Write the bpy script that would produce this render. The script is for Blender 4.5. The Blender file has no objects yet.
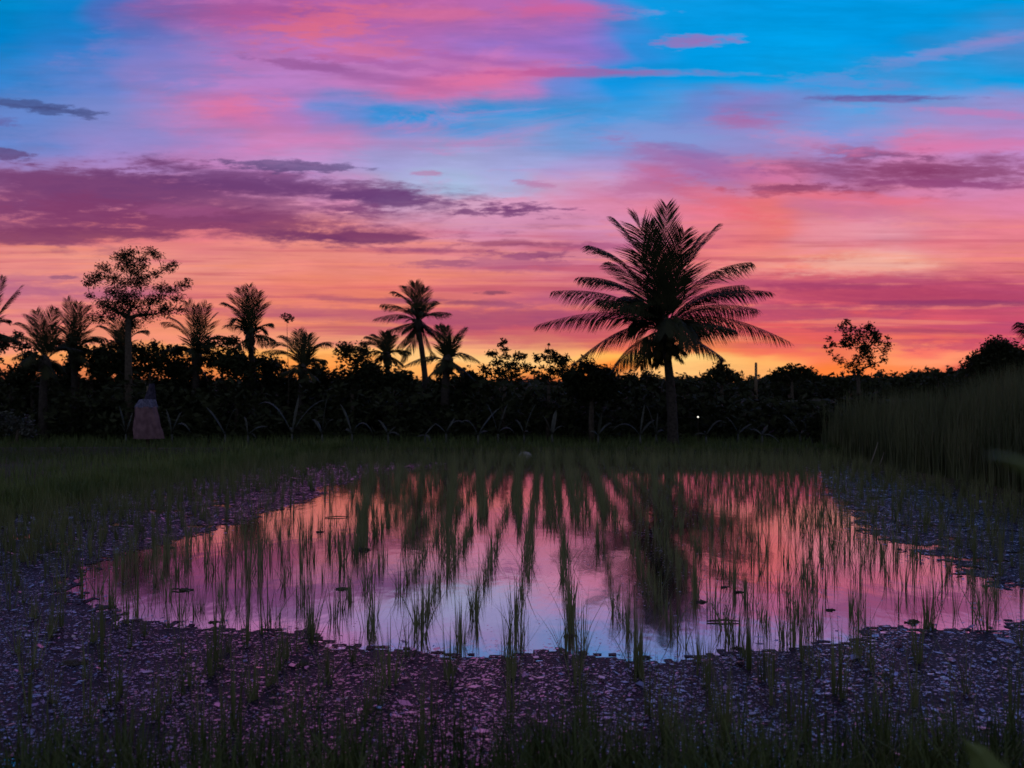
import bpy, math, random
from mathutils import Vector, Matrix, noise
R = math.radians
C = bpy.context.scene.collection
F, HOR, CZ = 1000.0, 390.0, 1.6          # focal length in pixels, horizon row, eye height (m)

def at(px, py, Y):
    return Vector(((px-512)/F*Y, Y, CZ+(HOR-py)/F*Y))
def onwater(px, py):
    d = CZ*F/(py-HOR)
    return ((px-512)/F*d, d)
def lin(c):
    def f(v):
        v /= 255.0
        return v/12.92 if v <= .04045 else ((v+.055)/1.055)**2.4
    return (f(c[0]), f(c[1]), f(c[2]), 1.0)

# ------------------------------------------------------------------ object helpers
class MB:
    def __init__(s): s.v = []; s.f = []; s.m = []
    def quad(s, a, b, c, d, mi=0):
        n = len(s.v); s.v += [a, b, c, d]; s.f.append((n, n+1, n+2, n+3)); s.m.append(mi)
    def tri(s, a, b, c, mi=0):
        n = len(s.v); s.v += [a, b, c]; s.f.append((n, n+1, n+2)); s.m.append(mi)
    def tube(s, pts, rads, seg=8, mi=0):
        n0 = len(s.v); k = len(pts)
        for i, p in enumerate(pts):
            t = (pts[min(i+1, k-1)] - pts[max(i-1, 0)]).normalized()
            ref = Vector((0, 1, 0)) if abs(t.y) < .9 else Vector((1, 0, 0))
            a = t.cross(ref).normalized(); b = t.cross(a)
            for j in range(seg):
                w = 2*math.pi*j/seg
                s.v.append(p + (a*math.cos(w) + b*math.sin(w))*rads[i])
        for i in range(k-1):
            for j in range(seg):
                j2 = (j+1) % seg
                s.f.append((n0+i*seg+j, n0+i*seg+j2, n0+(i+1)*seg+j2, n0+(i+1)*seg+j)); s.m.append(mi)
        s.f.append(tuple(n0+j for j in range(seg))[::-1]); s.m.append(mi)
        s.f.append(tuple(n0+(k-1)*seg+j for j in range(seg))); s.m.append(mi)
    def lump(s, c, r, rnd, seg=10, rings=6, amp=.25, mi=0):
        n0 = len(s.v); off = Vector((rnd.random()*50, rnd.random()*50, 0))
        for i in range(rings+1):
            th = math.pi*i/rings
            for j in range(seg):
                ph = 2*math.pi*j/seg
                d = Vector((math.sin(th)*math.cos(ph), math.sin(th)*math.sin(ph), math.cos(th)))
                k = 1 + amp*noise.noise(d*1.7+off)
                s.v.append(Vector(c) + Vector((d.x*r[0], d.y*r[1], d.z*r[2]))*k)
        for i in range(rings):
            for j in range(seg):
                j2 = (j+1) % seg
                s.f.append((n0+i*seg+j, n0+(i+1)*seg+j, n0+(i+1)*seg+j2, n0+i*seg+j2)); s.m.append(mi)
    def mesh(s, name, mats, origin=None):
        me = bpy.data.meshes.new(name)
        if origin is not None:
            o = Vector(origin); vs = [Vector(v)-o for v in s.v]
        else: vs = s.v
        me.from_pydata(vs, [], s.f)
        for m in (mats if isinstance(mats, list) else [mats]): me.materials.append(m)
        if any(s.m): me.polygons.foreach_set('material_index', s.m)
        me.update(); return me
    def build(s, name, mats, parent=None, origin=None, smooth=False):
        # vertices are in world space; origin = the thing's base
        me = s.mesh(name, mats, origin)
        if smooth: me.polygons.foreach_set('use_smooth', [True]*len(me.polygons))
        o = bpy.data.objects.new(name, me); C.objects.link(o)
        if parent is not None: o.parent = parent
        elif origin is not None: o.location = origin
        return o
def tag(o, label=None, cat=None, group=None, kind=None):
    if label: o['label'] = label
    if cat: o['category'] = cat
    if group: o['group'] = group
    if kind: o['kind'] = kind
    return o
def empty(name, loc):
    o = bpy.data.objects.new(name, None); C.objects.link(o); o.location = loc
    o.empty_display_size = .2
    return o

# ------------------------------------------------------------------ materials
def newmat(name):
    m = bpy.data.materials.new(name); m.use_nodes = True
    nt = m.node_tree; p = nt.nodes['Principled BSDF']; return m, nt, p
def setp(p, **k):
    for a, v in k.items():
        p.inputs[a.replace('_', ' ')].default_value = v
def plantmat(name, c1, c2, scale=3.0, rough=.35, spec=.3, detail=3):
    m, nt, p = newmat(name)
    tc = nt.nodes.new('ShaderNodeNewGeometry'); n = nt.nodes.new('ShaderNodeTexNoise')
    n.inputs['Scale'].default_value = scale; n.inputs['Detail'].default_value = detail
    nt.links.new(tc.outputs['Position'], n.inputs['Vector'])
    r = nt.nodes.new('ShaderNodeValToRGB')
    r.color_ramp.elements[0].position = .35; r.color_ramp.elements[1].position = .65
    r.color_ramp.elements[0].color = (*c1, 1); r.color_ramp.elements[1].color = (*c2, 1)
    nt.links.new(n.outputs['Fac'], r.inputs['Fac']); nt.links.new(r.outputs['Color'], p.inputs['Base Color'])
    setp(p, Roughness=rough, Specular_IOR_Level=spec)
    return m
M = {}
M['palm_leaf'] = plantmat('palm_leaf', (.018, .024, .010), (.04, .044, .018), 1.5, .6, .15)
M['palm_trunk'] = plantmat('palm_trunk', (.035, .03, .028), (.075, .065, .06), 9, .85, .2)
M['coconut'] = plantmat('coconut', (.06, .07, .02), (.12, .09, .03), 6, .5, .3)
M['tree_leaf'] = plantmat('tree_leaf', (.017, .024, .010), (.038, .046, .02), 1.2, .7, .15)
M['bark'] = plantmat('bark', (.06, .05, .04), (.11, .09, .075), 8, .9, .2)
M['banana'] = plantmat('banana', (.035, .042, .036), (.075, .085, .07), 5, .42, .5)
M['dry_leaf'] = plantmat('dry_leaf', (.22, .2, .17), (.36, .32, .28), 4, .6, .3)
M['reed'] = plantmat('reed', (.075, .095, .045), (.14, .155, .075), .8, .65, .25)
M['grass'] = plantmat('grass', (.05, .085, .025), (.11, .145, .045), 2.0, .6, .25)
M['bankgrass'] = plantmat('bankgrass', (.09, .14, .04), (.17, .22, .07), 1.2, .55, .3)
M['rice'] = plantmat('rice', (.11, .14, .05), (.21, .23, .10), 2.5, .5, .35)
M['wood'] = plantmat('wood', (.12, .09, .06), (.2, .16, .12), 12, .8, .2)
M['mud'] = plantmat('mud', (.035, .027, .022), (.07, .055, .045), 14, .55, .4)
M['cloth'] = plantmat('cloth', (.17, .10, .13), (.27, .165, .205), 4, .85, .1)
M['sash'] = plantmat('sash', (.08, .085, .17), (.22, .22, .36), 14, .8, .15)
M['blue_cloth'] = plantmat('blue_cloth', (.03, .03, .055), (.08, .07, .12), 7, .85, .1)
M['stone'] = plantmat('stone', (.25, .25, .24), (.4, .4, .39), 18, .8, .3)
M['weed_leaf'] = plantmat('weed_leaf', (.010, .010, .014), (.028, .026, .03), 30, .30, .5); M['weed_leaf'].node_tree.nodes['Principled BSDF'].inputs['IOR'].default_value = 9.0; M['weed_leaf'].node_tree.nodes['Principled BSDF'].inputs['Specular Tint'].default_value = (1, .86, .93, 1)
m, nt, p = newmat('lamp_glow'); setp(p, Base_Color=(.8, .8, .8, 1), Emission_Color=(1, .93, .8, 1), Emission_Strength=1.5); M['lamp'] = m

# ground: damp earth with grass tones
m, nt, p = newmat('ground')
g = nt.nodes.new('ShaderNodeNewGeometry'); n1 = nt.nodes.new('ShaderNodeTexNoise'); n1.inputs['Scale'].default_value = .7; n1.inputs['Detail'].default_value = 8
nt.links.new(g.outputs['Position'], n1.inputs['Vector'])
r = nt.nodes.new('ShaderNodeValToRGB'); r.color_ramp.elements[0].position = .3; r.color_ramp.elements[1].position = .7
r.color_ramp.elements[0].color = (.03, .045, .015, 1); r.color_ramp.elements[1].color = (.07, .06, .035, 1)
nt.links.new(n1.outputs['Fac'], r.inputs['Fac']); nt.links.new(r.outputs['Color'], p.inputs['Base Color'])
n2 = nt.nodes.new('ShaderNodeTexNoise'); n2.inputs['Scale'].default_value = 14; n2.inputs['Detail'].default_value = 6
nt.links.new(g.outputs['Position'], n2.inputs['Vector'])
b = nt.nodes.new('ShaderNodeBump'); b.inputs['Strength'].default_value = .8; b.inputs['Distance'].default_value = .05
nt.links.new(n2.outputs['Fac'], b.inputs['Height']); nt.links.new(b.outputs['Normal'], p.inputs['Normal'])
setp(p, Roughness=.9, Specular_IOR_Level=.2); M['ground'] = m

# still paddy water over dark mud
m, nt, p = newmat('water')
g = nt.nodes.new('ShaderNodeNewGeometry')
setp(p, Base_Color=(.012, .010, .012, 1), Roughness=.055, IOR=14.0, Specular_Tint=(1, .88, .91, 1), Specular_IOR_Level=.5)
mp = nt.nodes.new('ShaderNodeMapping'); mp.inputs['Scale'].default_value = (1.2, .55, 1)
nt.links.new(g.outputs['Position'], mp.inputs['Vector'])
n1 = nt.nodes.new('ShaderNodeTexNoise'); n1.inputs['Scale'].default_value = 5; n1.inputs['Detail'].default_value = 2
nt.links.new(mp.outputs['Vector'], n1.inputs['Vector'])
b = nt.nodes.new('ShaderNodeBump'); b.inputs['Strength'].default_value = .12; b.inputs['Distance'].default_value = .01
nt.links.new(n1.outputs['Fac'], b.inputs['Height']); nt.links.new(b.outputs['Normal'], p.inputs['Normal'])
M['water'] = m

# matted algae film: wet, lumpy, catches the sky in specks
m, nt, p = newmat('algae')
g = nt.nodes.new('ShaderNodeNewGeometry')
v = nt.nodes.new('ShaderNodeTexVoronoi'); v.inputs['Scale'].default_value = 42
nt.links.new(g.outputs['Position'], v.inputs['Vector'])
n1 = nt.nodes.new('ShaderNodeTexNoise'); n1.inputs['Scale'].default_value = 26; n1.inputs['Detail'].default_value = 5
nt.links.new(g.outputs['Position'], n1.inputs['Vector'])
ad = nt.nodes.new('ShaderNodeMath'); ad.operation = 'MULTIPLY_ADD'; ad.inputs[1].default_value = .8
nt.links.new(v.outputs['Distance'], ad.inputs[0]); nt.links.new(n1.outputs['Fac'], ad.inputs[2])
b = nt.nodes.new('ShaderNodeBump'); b.inputs['Strength'].default_value = 1; b.inputs['Distance'].default_value = .008
nt.links.new(ad.outputs[0], b.inputs['Height']); nt.links.new(b.outputs['Normal'], p.inputs['Normal'])
setp(p, Base_Color=(.022, .016, .03, 1), Roughness=.5, IOR=1.25, Specular_IOR_Level=.4)
M['algae'] = m

# ------------------------------------------------------------------ sky
world = bpy.data.worlds.new('World'); bpy.context.scene.world = world; world.use_nodes = True
nt = world.node_tree; nt.nodes.clear()
def nd(t, **k):
    n = nt.nodes.new(t)
    for a, v in k.items(): setattr(n, a, v)
    return n
def link(a, b):
    if isinstance(a, (int, float)): b.default_value = a
    else: nt.links.new(a, b)
def mth(op, a, b=0.0, c=None, clamp=False):
    n = nd('ShaderNodeMath', operation=op, use_clamp=clamp)
    link(a, n.inputs[0]); link(b, n.inputs[1])
    if c is not None: link(c, n.inputs[2])
    return n.outputs[0]
def sstep(x, a, b, lo=0., hi=1.):
    n = nd('ShaderNodeMapRange', interpolation_type='SMOOTHSTEP')
    link(x, n.inputs['Value'])
    n.inputs['From Min'].default_value = a; n.inputs['From Max'].default_value = b
    n.inputs['To Min'].default_value = lo; n.inputs['To Max'].default_value = hi
    return n.outputs['Result']
def mixc(f, a, b, mode='MIX'):
    n = nd('ShaderNodeMix', data_type='RGBA', blend_type=mode)
    link(f, n.inputs[0])
    for s, i in ((a, 6), (b, 7)):
        if isinstance(s, tuple): n.inputs[i].default_value = s
        else: nt.links.new(s, n.inputs[i])
    return n.outputs[2]
tc = nd('ShaderNodeTexCoord'); nrm = nd('ShaderNodeVectorMath', operation='NORMALIZE'); nt.links.new(tc.outputs['Generated'], nrm.inputs[0])
sx = nd('ShaderNodeSeparateXYZ'); nt.links.new(nrm.outputs[0], sx.inputs[0])
dx, dy, dz = sx.outputs
hxy = mth('SQRT', mth('ADD', mth('MULTIPLY', dx, dx), mth('MULTIPLY', dy, dy)))
mden = mth('MAXIMUM', mth('MAXIMUM', dy, mth('MULTIPLY', hxy, .6)), .02)
U = mth('DIVIDE', dx, mden); V = mth('DIVIDE', dz, mden)
def comb(a, b, c=0.0):
    n = nd('ShaderNodeCombineXYZ'); link(a, n.inputs[0]); link(b, n.inputs[1]); link(c, n.inputs[2]); return n.outputs[0]
def nz(su, sv, detail, seed, rough=.55, dist=0.0):
    n = nd('ShaderNodeTexNoise'); n.inputs['Scale'].default_value = 1; n.inputs['Detail'].default_value = detail
    n.inputs['Roughness'].default_value = rough; n.inputs['Distortion'].default_value = dist
    nt.links.new(comb(mth('MULTIPLY', U, su), mth('MULTIPLY', V, sv), seed), n.inputs['Vector'])
    return n.outputs['Fac']
nA = nz(4, 16, 3, 1.3, .6); nB = nz(5, 19, 3, 7.7, .6); nC = nz(13, 70, 5, 3.1, .65); nD = nz(3.2, 50, 4, 11.4, .66, .4)
Uw = mth('ADD', U, mth('MULTIPLY', mth('SUBTRACT', nA, .5), .22))
Vw = mth('ADD', V, mth('ADD', mth('MULTIPLY', mth('SUBTRACT', nB, .5), .05), mth('MULTIPLY', mth('SUBTRACT', nC, .5), .022)))
T = mth('ADD', mth('DIVIDE', Uw, 1.3), .5)       # ramp coordinate
def tpos(px): return ((px-512)/F)/1.3+.5
ROWS = [
 (390, [(0,(150,80,60)),(400,(190,90,60)),(700,(220,110,60)),(1000,(150,60,60))]),
 (372, [(0,(245,140,90)),(200,(250,145,75)),(300,(255,150,70)),(400,(255,172,92)),(500,(255,162,82)),(600,(255,135,55)),(660,(255,194,120)),(750,(255,176,104)),(800,(255,130,60)),(860,(255,135,75)),(920,(255,135,85)),(1000,(225,90,85))]),
 (356, [(0,(250,160,100)),(200,(253,170,90)),(300,(255,180,100)),(400,(255,200,128)),(500,(255,200,128)),(600,(255,180,85)),(660,(255,205,125)),(750,(255,176,100)),(800,(246,122,86)),(860,(252,150,98)),(940,(252,150,108)),(1000,(240,110,100))]),
 (344, [(0,(240,148,124)),(200,(244,152,114)),(300,(248,164,118)),(400,(250,172,120)),(480,(248,176,122)),(540,(248,165,110)),(600,(240,120,90)),(680,(248,140,85)),(750,(240,116,88)),(800,(236,98,92)),(880,(244,118,98)),(940,(240,108,100)),(1000,(225,90,105))]),
 (325, [(0,(230,135,130)),(100,(240,140,118)),(200,(242,140,112)),(300,(243,142,108)),(400,(235,130,105)),(500,(222,112,110)),(600,(212,95,100)),(700,(218,92,100)),(800,(228,95,98)),(900,(228,92,104)),(1000,(205,80,110))]),
 (292, [(0,(228,135,138)),(100,(236,140,130)),(200,(238,138,122)),(300,(238,132,114)),(400,(236,127,110)),(500,(226,122,122)),(600,(214,112,126)),(700,(224,112,118)),(800,(226,98,112)),(900,(205,85,112)),(1000,(200,85,114))]),
 (262, [(0,(236,145,134)),(100,(238,150,136)),(200,(238,146,134)),(300,(238,142,130)),(400,(236,142,134)),(500,(230,140,145)),(600,(216,130,152)),(700,(236,126,128)),(780,(240,142,135)),(880,(246,180,165)),(950,(238,148,142)),(1000,(234,130,134))]),
 (232, [(0,(224,124,132)),(100,(230,126,124)),(200,(226,122,132)),(300,(234,140,138)),(400,(224,138,155)),(500,(216,146,182)),(600,(212,140,178)),(700,(232,128,142)),(760,(241,128,125)),(800,(234,144,156)),(870,(232,158,172)),(950,(238,140,152)),(1000,(234,130,145))]),
 (202, [(0,(215,125,150)),(150,(220,130,150)),(320,(218,146,180)),(400,(206,160,196)),(480,(214,164,196)),(560,(220,156,192)),(620,(222,140,176)),(680,(234,122,144)),(740,(236,118,126)),(800,(215,120,150)),(850,(220,122,152)),(900,(226,124,152)),(1000,(222,130,168))]),
 (190, [(0,(190,125,170)),(150,(205,130,172)),(320,(206,146,190)),(400,(172,178,218)),(480,(168,186,222)),(540,(176,180,220)),(590,(206,160,200)),(640,(212,136,178)),(700,(206,122,156)),(760,(220,122,146)),(850,(196,118,160)),(930,(214,126,164)),(1000,(212,132,176))]),
 (172, [(0,(150,125,185)),(120,(170,130,192)),(250,(190,132,190)),(320,(186,146,202)),(400,(164,160,214)),(480,(164,168,216)),(560,(160,164,216)),(610,(172,150,206)),(650,(188,120,172)),(700,(165,124,186)),(760,(204,114,158)),(850,(172,115,168)),(920,(200,128,178)),(1000,(196,132,184))]),
 (142, [(0,(104,134,205)),(100,(150,135,202)),(200,(182,130,192)),(280,(204,130,186)),(330,(206,132,190)),(400,(170,148,206)),(480,(156,152,206)),(530,(154,154,208)),(590,(118,156,216)),(620,(126,152,216)),(680,(132,146,210)),(740,(150,134,196)),(800,(160,142,202)),(850,(136,144,212)),(920,(206,128,180)),(1000,(190,136,196))]),
 (110, [(0,(92,130,202)),(100,(132,135,202)),(180,(190,126,186)),(230,(206,118,176)),(300,(182,126,196)),(340,(110,138,210)),(380,(54,144,216)),(500,(40,150,220)),(600,(64,150,218)),(650,(84,150,216)),(710,(104,134,204)),(750,(130,124,192)),(800,(110,138,206)),(880,(80,156,220)),(1000,(150,142,204))]),
 (80, [(0,(62,130,206)),(100,(100,130,205)),(160,(140,130,202)),(220,(180,126,194)),(300,(184,126,196)),(370,(190,120,184)),(430,(196,114,176)),(480,(204,114,172)),(520,(184,116,184)),(560,(110,132,208)),(600,(14,146,222)),(700,(0,154,226)),(800,(10,156,226)),(880,(60,150,218)),(940,(30,156,224)),(1000,(10,156,226))]),
 (42, [(0,(0,130,204)),(110,(40,126,205)),(150,(108,118,198)),(200,(162,120,192)),(250,(176,114,186)),(300,(182,112,182)),(340,(184,112,184)),(400,(178,112,188)),(450,(162,112,192)),(500,(154,114,200)),(550,(146,114,202)),(585,(112,120,206)),(620,(44,138,216)),(700,(0,152,225)),(800,(0,158,230)),(890,(0,150,224)),(940,(40,146,218)),(1000,(80,140,210))]),
 (5, [(0,(0,134,200)),(90,(10,128,202)),(130,(70,110,190)),(180,(135,98,172)),(270,(172,92,162)),(380,(182,98,166)),(450,(184,100,166)),(520,(176,104,176)),(570,(160,108,188)),(615,(85,126,206)),(660,(10,150,222)),(800,(0,152,226)),(1000,(0,150,222))]),
 (-90, [(0,(74,92,160)),(180,(92,92,162)),(280,(140,92,158)),(400,(172,92,156)),(500,(166,96,160)),(620,(118,104,178)),(720,(84,106,184)),(1000,(84,104,182))]),
 (-260, [(0,(64,76,140)),(250,(104,80,142)),(420,(136,82,138)),(600,(112,86,154)),(800,(84,88,158)),(1000,(76,86,154))]),
 (-700, [(0,(60,70,125)),(500,(80,68,122)),(1000,(55,72,130))]),
 (-1500, [(0,(56,64,105)),(1000,(56,66,108))]),
]
col = None; prevV = None
for py, stops in ROWS:
    rp = nd('ShaderNodeValToRGB'); cr = rp.color_ramp; cr.interpolation = 'EASE'
    while len(cr.elements) < len(stops): cr.elements.new(.5)
    for e, (px, c) in zip(cr.elements, stops):
        e.position = tpos(px)
    for e, (px, c) in zip(cr.elements, stops): e.color = lin(c)
    nt.links.new(T if col is None else mth('MULTIPLY_ADD', col, 1e-6, T), rp.inputs['Fac'])   # chained so the sky shader stays small
    vv = (HOR-py)/F
    col = rp.outputs['Color'] if col is None else mixc(sstep(Vw, prevV, vv), col, rp.outputs['Color'])
    prevV = vv
# soft streaking low in the sky
stm = mth('MULTIPLY', sstep(nD, .46, .66), mth('MULTIPLY', sstep(V, .035, .06), sstep(V, .19, .11)))
stm = mth('MULTIPLY', stm, sstep(U, -.25, .1, .35, .75))
col = mixc(stm, col, lin((172, 72, 110)))
stl = mth('MULTIPLY', sstep(nD, .45, .30), mth('MULTIPLY', sstep(V, .03, .05), sstep(V, .2, .11)))
col = mixc(mth('MULTIPLY', stl, .45), col, lin((255, 150, 115)))
nF = nz(4.2, 125, 3, 31.0, .6, .25)
lowm = mth('MULTIPLY', sstep(V, .03, .055), sstep(V, .2, .12))
col = mixc(mth('MULTIPLY', mth('MULTIPLY', sstep(nF, .50, .66), lowm), .5), col, lin((186, 74, 106)))
col = mixc(mth('MULTIPLY', mth('MULTIPLY', sstep(nF, .46, .32), lowm), .42), col, lin((255, 152, 122)))
# high wisps
nE = nz(5.5, 24, 6, 21.0, .70, 1.1)
hi = mth('MULTIPLY', mth('MULTIPLY', sstep(nE, .5, .68), sstep(V, .15, .21)), mth('MULTIPLY', sstep(U, .12, -.05), sstep(U, -.42, -.30)))
col = mixc(mth('MULTIPLY', hi, .36), col, lin((216, 124, 184)))
# individual clouds: px, py, rx, ry, slope deg, colour, strength, softness
nP = mth('SUBTRACT', nz(9, 46, 5, 4.4, .66, .3), .5)
nQ = mth('SUBTRACT', nz(34, 150, 4, 9.4, .65), .5)
pert = mth('ADD', mth('MULTIPLY', nP, 3.1), mth('MULTIPLY', nQ, 1.9))
pertS = mth('ADD', mth('MULTIPLY', nP, 2.2), mth('MULTIPLY', nQ, 4.2))
CL = [
 (80,110,110,26,0,(112,138,206),.55,1.0),(165,62,62,22,0,(122,126,200),.6,1.0),(710,140,85,18,0,(132,150,212),.6,1.0),(130,140,110,10,0,(140,138,206),.5,1.0),
 (655,138,62,15,0,(126,154,216),.55,1.0),(855,128,55,14,0,(104,158,224),.6,1.0),(760,150,50,10,0,(150,142,206),.45,1.0),
 (316,24,56,17,-6,(230,108,124),.8,1.0),(420,14,100,7,-2,(214,108,148),.75,.9),(376,50,48,9,2,(220,112,144),.75,1.0),(562,8,70,9,2,(214,96,150),.7,.9),(250,12,70,10,4,(180,88,150),.6,.9),
 (480,78,72,9,-7,(224,112,158),.8,.8),(300,64,46,4.5,7,(146,84,146),.8,.8),(372,76,66,6,8,(156,92,160),.7,.9),(420,66,60,5,6,(166,96,168),.5,.9),(232,106,42,11,-4,(224,118,162),.7,1.0),
 (470,58,70,4.5,7,(158,92,168),.6,.8),(360,60,60,4,9,(168,96,166),.55,.8),(540,256,44,4,2,(136,66,112),.9,.6),(430,250,70,4,2,(150,74,116),.8,.6),(600,246,40,3,0,(170,86,130),.7,.6),
 (430,173,14,2.5,0,(186,110,160),.7,.6),(536,184,18,3,6,(184,116,164),.7,.6),(505,120,60,6,0,(96,156,220),.5,1.0),
 (20,205,190,36,0,(124,66,114),.95,.7),(200,200,230,22,2,(128,68,116),.85,.8),(300,190,130,8,3,(116,68,122),.85,.7),(130,188,150,16,2,(116,64,114),.95,.6),(250,180,120,11,3,(108,62,116),.9,.6),
 (170,222,240,17,4,(126,58,104),.9,.6),(340,238,110,8,3,(116,56,102),.95,.5),(60,236,120,8,-1,(124,58,98),.85,.6),
 (292,166,62,6,3,(88,72,122),.9,.5),(390,200,75,9,5,(104,60,116),.95,.5),(505,209,48,7,0,(112,58,114),.9,.5),
 (350,210,36,5,0,(124,64,116),.8,.6),
 (40,107,56,4.5,7,(66,74,126),.9,.5),(4,153,30,6,4,(96,66,116),.9,.5),(0,122,16,4,0,(100,95,160),.7,.6),
 (880,98,85,3.6,0,(104,80,150),.85,.5),
 (925,171,125,16,1,(132,58,104),.9,.6),(880,153,60,6,4,(122,62,112),.7,.7),(792,188,45,6,-2,(136,58,100),.85,.5),(960,184,80,5,2,(140,62,118),.75,.6),
 (700,41,34,5,-2,(176,92,166),.75,.9),(590,72,100,4,0,(176,80,150),.7,.8),
 (748,120,34,9,0,(184,88,146),.5,.9),
 (520,244,70,4,1,(150,74,112),.85,.5),(500,262,60,8,0,(168,90,132),.65,.7),(445,262,30,4,0,(160,88,120),.7,.6),
 (60,292,110,8,2,(172,96,134),.75,.7),(30,278,60,4,0,(190,112,140),.6,.7),(62,277,14,1.8,0,(150,90,120),.9,.4),
 (320,314,120,8,2,(178,90,116),.7,.7),(360,300,90,3.5,2,(168,84,110),.7,.6),(470,302,80,4,2,(146,74,104),.8,.5),(492,293,20,3,0,(138,72,98),.85,.5),
 (560,330,130,13,1,(194,84,104),.75,.7),(520,318,110,9,0,(158,74,112),.75,.6),
 (900,296,180,13,0,(170,62,100),.8,.7),(840,286,80,4,0,(158,60,104),.7,.6),(800,312,90,9,0,(168,70,108),.75,.6),(960,303,90,3,0,(138,56,104),.8,.5),
 (900,330,110,3,1,(170,70,100),.75,.6),(975,345,60,7,0,(194,74,106),.7,.6),(720,300,70,7,0,(190,84,118),.6,.7),
 (560,300,90,8,-2,(176,88,130),.6,.8),(180,210,40,5,0,(172,92,140),.5,.8),
 (905,245,80,6,0,(228,110,120),.5,.9),(730,205,60,10,20,(232,100,112),.5,.9),(690,160,70,10,15,(184,96,148),.45,.9),
 (985,42,80,7,-10,(165,135,200),.6,1.0),(910,60,50,5,-12,(120,140,210),.5,1.0),(930,112,90,8,4,(170,135,198),.5,1.0),(985,113,50,4,3,(205,120,180),.6,.8),(855,82,50,6,4,(120,135,205),.6,1.0),(950,147,110,6,-3,(222,118,168),.7,.8),(655,182,36,14,-8,(176,90,140),.5,1.0),(690,160,60,7,12,(160,100,165),.5,.9),(812,142,40,8,4,(214,128,176),.5,1.0),(850,197,70,4,3,(238,110,125),.6,.8),(870,215,60,8,6,(190,105,150),.45,1.0),(850,265,50,9,0,(242,184,168),.7,1.0),(740,270,40,8,-4,(244,160,150),.6,1.0),(840,232,50,10,0,(232,150,165),.5,1.0),(700,240,60,8,8,(240,128,128),.5,.9),(690,150,40,5,10,(120,100,170),.4,.9),
]
def comb3(a): return comb(a, a, a)
col = mixc(1.0, col, comb3(sstep(mth('ADD', nC, nD), .7, 1.3, .90, 1.08)), 'MULTIPLY')
P = comb(U, V)
mod_ = sstep(mth('ADD', nQ, nP), -.22, .22, .68, 1.0)
for (px, py, rx, ry, sl, c, st, so) in CL:
    mp = nd('ShaderNodeMapping', vector_type='TEXTURE')
    mp.inputs['Location'].default_value = ((px-512)/F, (HOR-py)/F, 0)
    mp.inputs['Rotation'].default_value = (0, 0, -R(sl)); mp.inputs['Scale'].default_value = (rx/F, ry/F, 1)
    va = nd('ShaderNodeVectorMath', operation='MULTIPLY_ADD'); nt.links.new(col, va.inputs[0]); va.inputs[1].default_value = (1e-7,)*3; nt.links.new(P, va.inputs[2])
    nt.links.new(va.outputs[0], mp.inputs['Vector'])
    ln = nd('ShaderNodeVectorMath', operation='LENGTH'); nt.links.new(mp.outputs[0], ln.inputs[0])
    d = mth('ADD', ln.outputs['Value'], pertS if rx < 64 else pert)
    col = mixc(mth('MULTIPLY', sstep(d, 1.05+so*.6, .95-so*.9, 0, min(1, st*1.08)), mod_), col, lin(c))
# away from the afterglow: plain dusk sky
sky = nd('ShaderNodeTexSky', sky_type='NISHITA'); sky.sun_disc = False
SUN_EL, SUN_AZ = R(1.0), math.atan(.2)
sky.sun_elevation = SUN_EL; sky.sun_rotation = SUN_AZ; sky.ozone_density = 2.0
dusk = mixc(1.0, mixc(1.0, sky.outputs[0], (.03, .03, .04, 1), 'MULTIPLY'), (.15, .155, .20, 1), 'ADD')
col = mixc(sstep(mth('DIVIDE', dy, mth('MAXIMUM', hxy, .02)), .7, .1), col, dusk)
ground_side = sstep(dz, -.01, -.12)
col = mixc(ground_side, col, (.01, .009, .009, 1))
bg = nd('ShaderNodeBackground'); bg.inputs['Strength'].default_value = 1.0
nt.links.new(col, bg.inputs['Color'])
out = nd('ShaderNodeOutputWorld'); nt.links.new(bg.outputs[0], out.inputs[0])
world.cycles.sampling_method = 'NONE'

sun = bpy.data.lights.new('sun', 'SUN'); sun.energy = .12; sun.angle = R(4); sun.color = (1, .5, .25)
so_ = bpy.data.objects.new('sun', sun); C.objects.link(so_)
sd = Vector((math.sin(SUN_AZ)*math.cos(SUN_EL), math.cos(SUN_AZ)*math.cos(SUN_EL), math.sin(SUN_EL)))
so_.rotation_euler = sd.to_track_quat('Z', 'Y').to_euler()

# ------------------------------------------------------------------ terrain
def edge_left(y):      # X of the left field edge
    pts = [(0, -7.5), (4, -7.2), (9, -6.9), (12.5, -6.35), (16, -6.1), (20, -5.4), (22.3, -4.4), (24, -3.6)]
    for (a, xa), (b_, xb) in zip(pts, pts[1:]):
        if y <= b_: return xa+(xb-xa)*max(0, y-a)/(b_-a)
    return pts[-1][1]
def edge_right(y):
    pts = [(0, 7.6), (10, 7.5), (14, 7.35), (18, 7.25), (24, 7.3)]
    for (a, xa), (b_, xb) in zip(pts, pts[1:]):
        if y <= b_: return xa+(xb-xa)*max(0, y-a)/(b_-a)
    return pts[-1][1]
FAR = 22.4; NEAR = 4.15
def inside(x, y):      # >0 inside the flooded field (metres from its edge)
    w = .12*noise.noise(Vector((x*.9, y*.9, 0)))
    return min(x-edge_left(y), edge_right(y)-x, FAR-y, y-NEAR)+w
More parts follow.
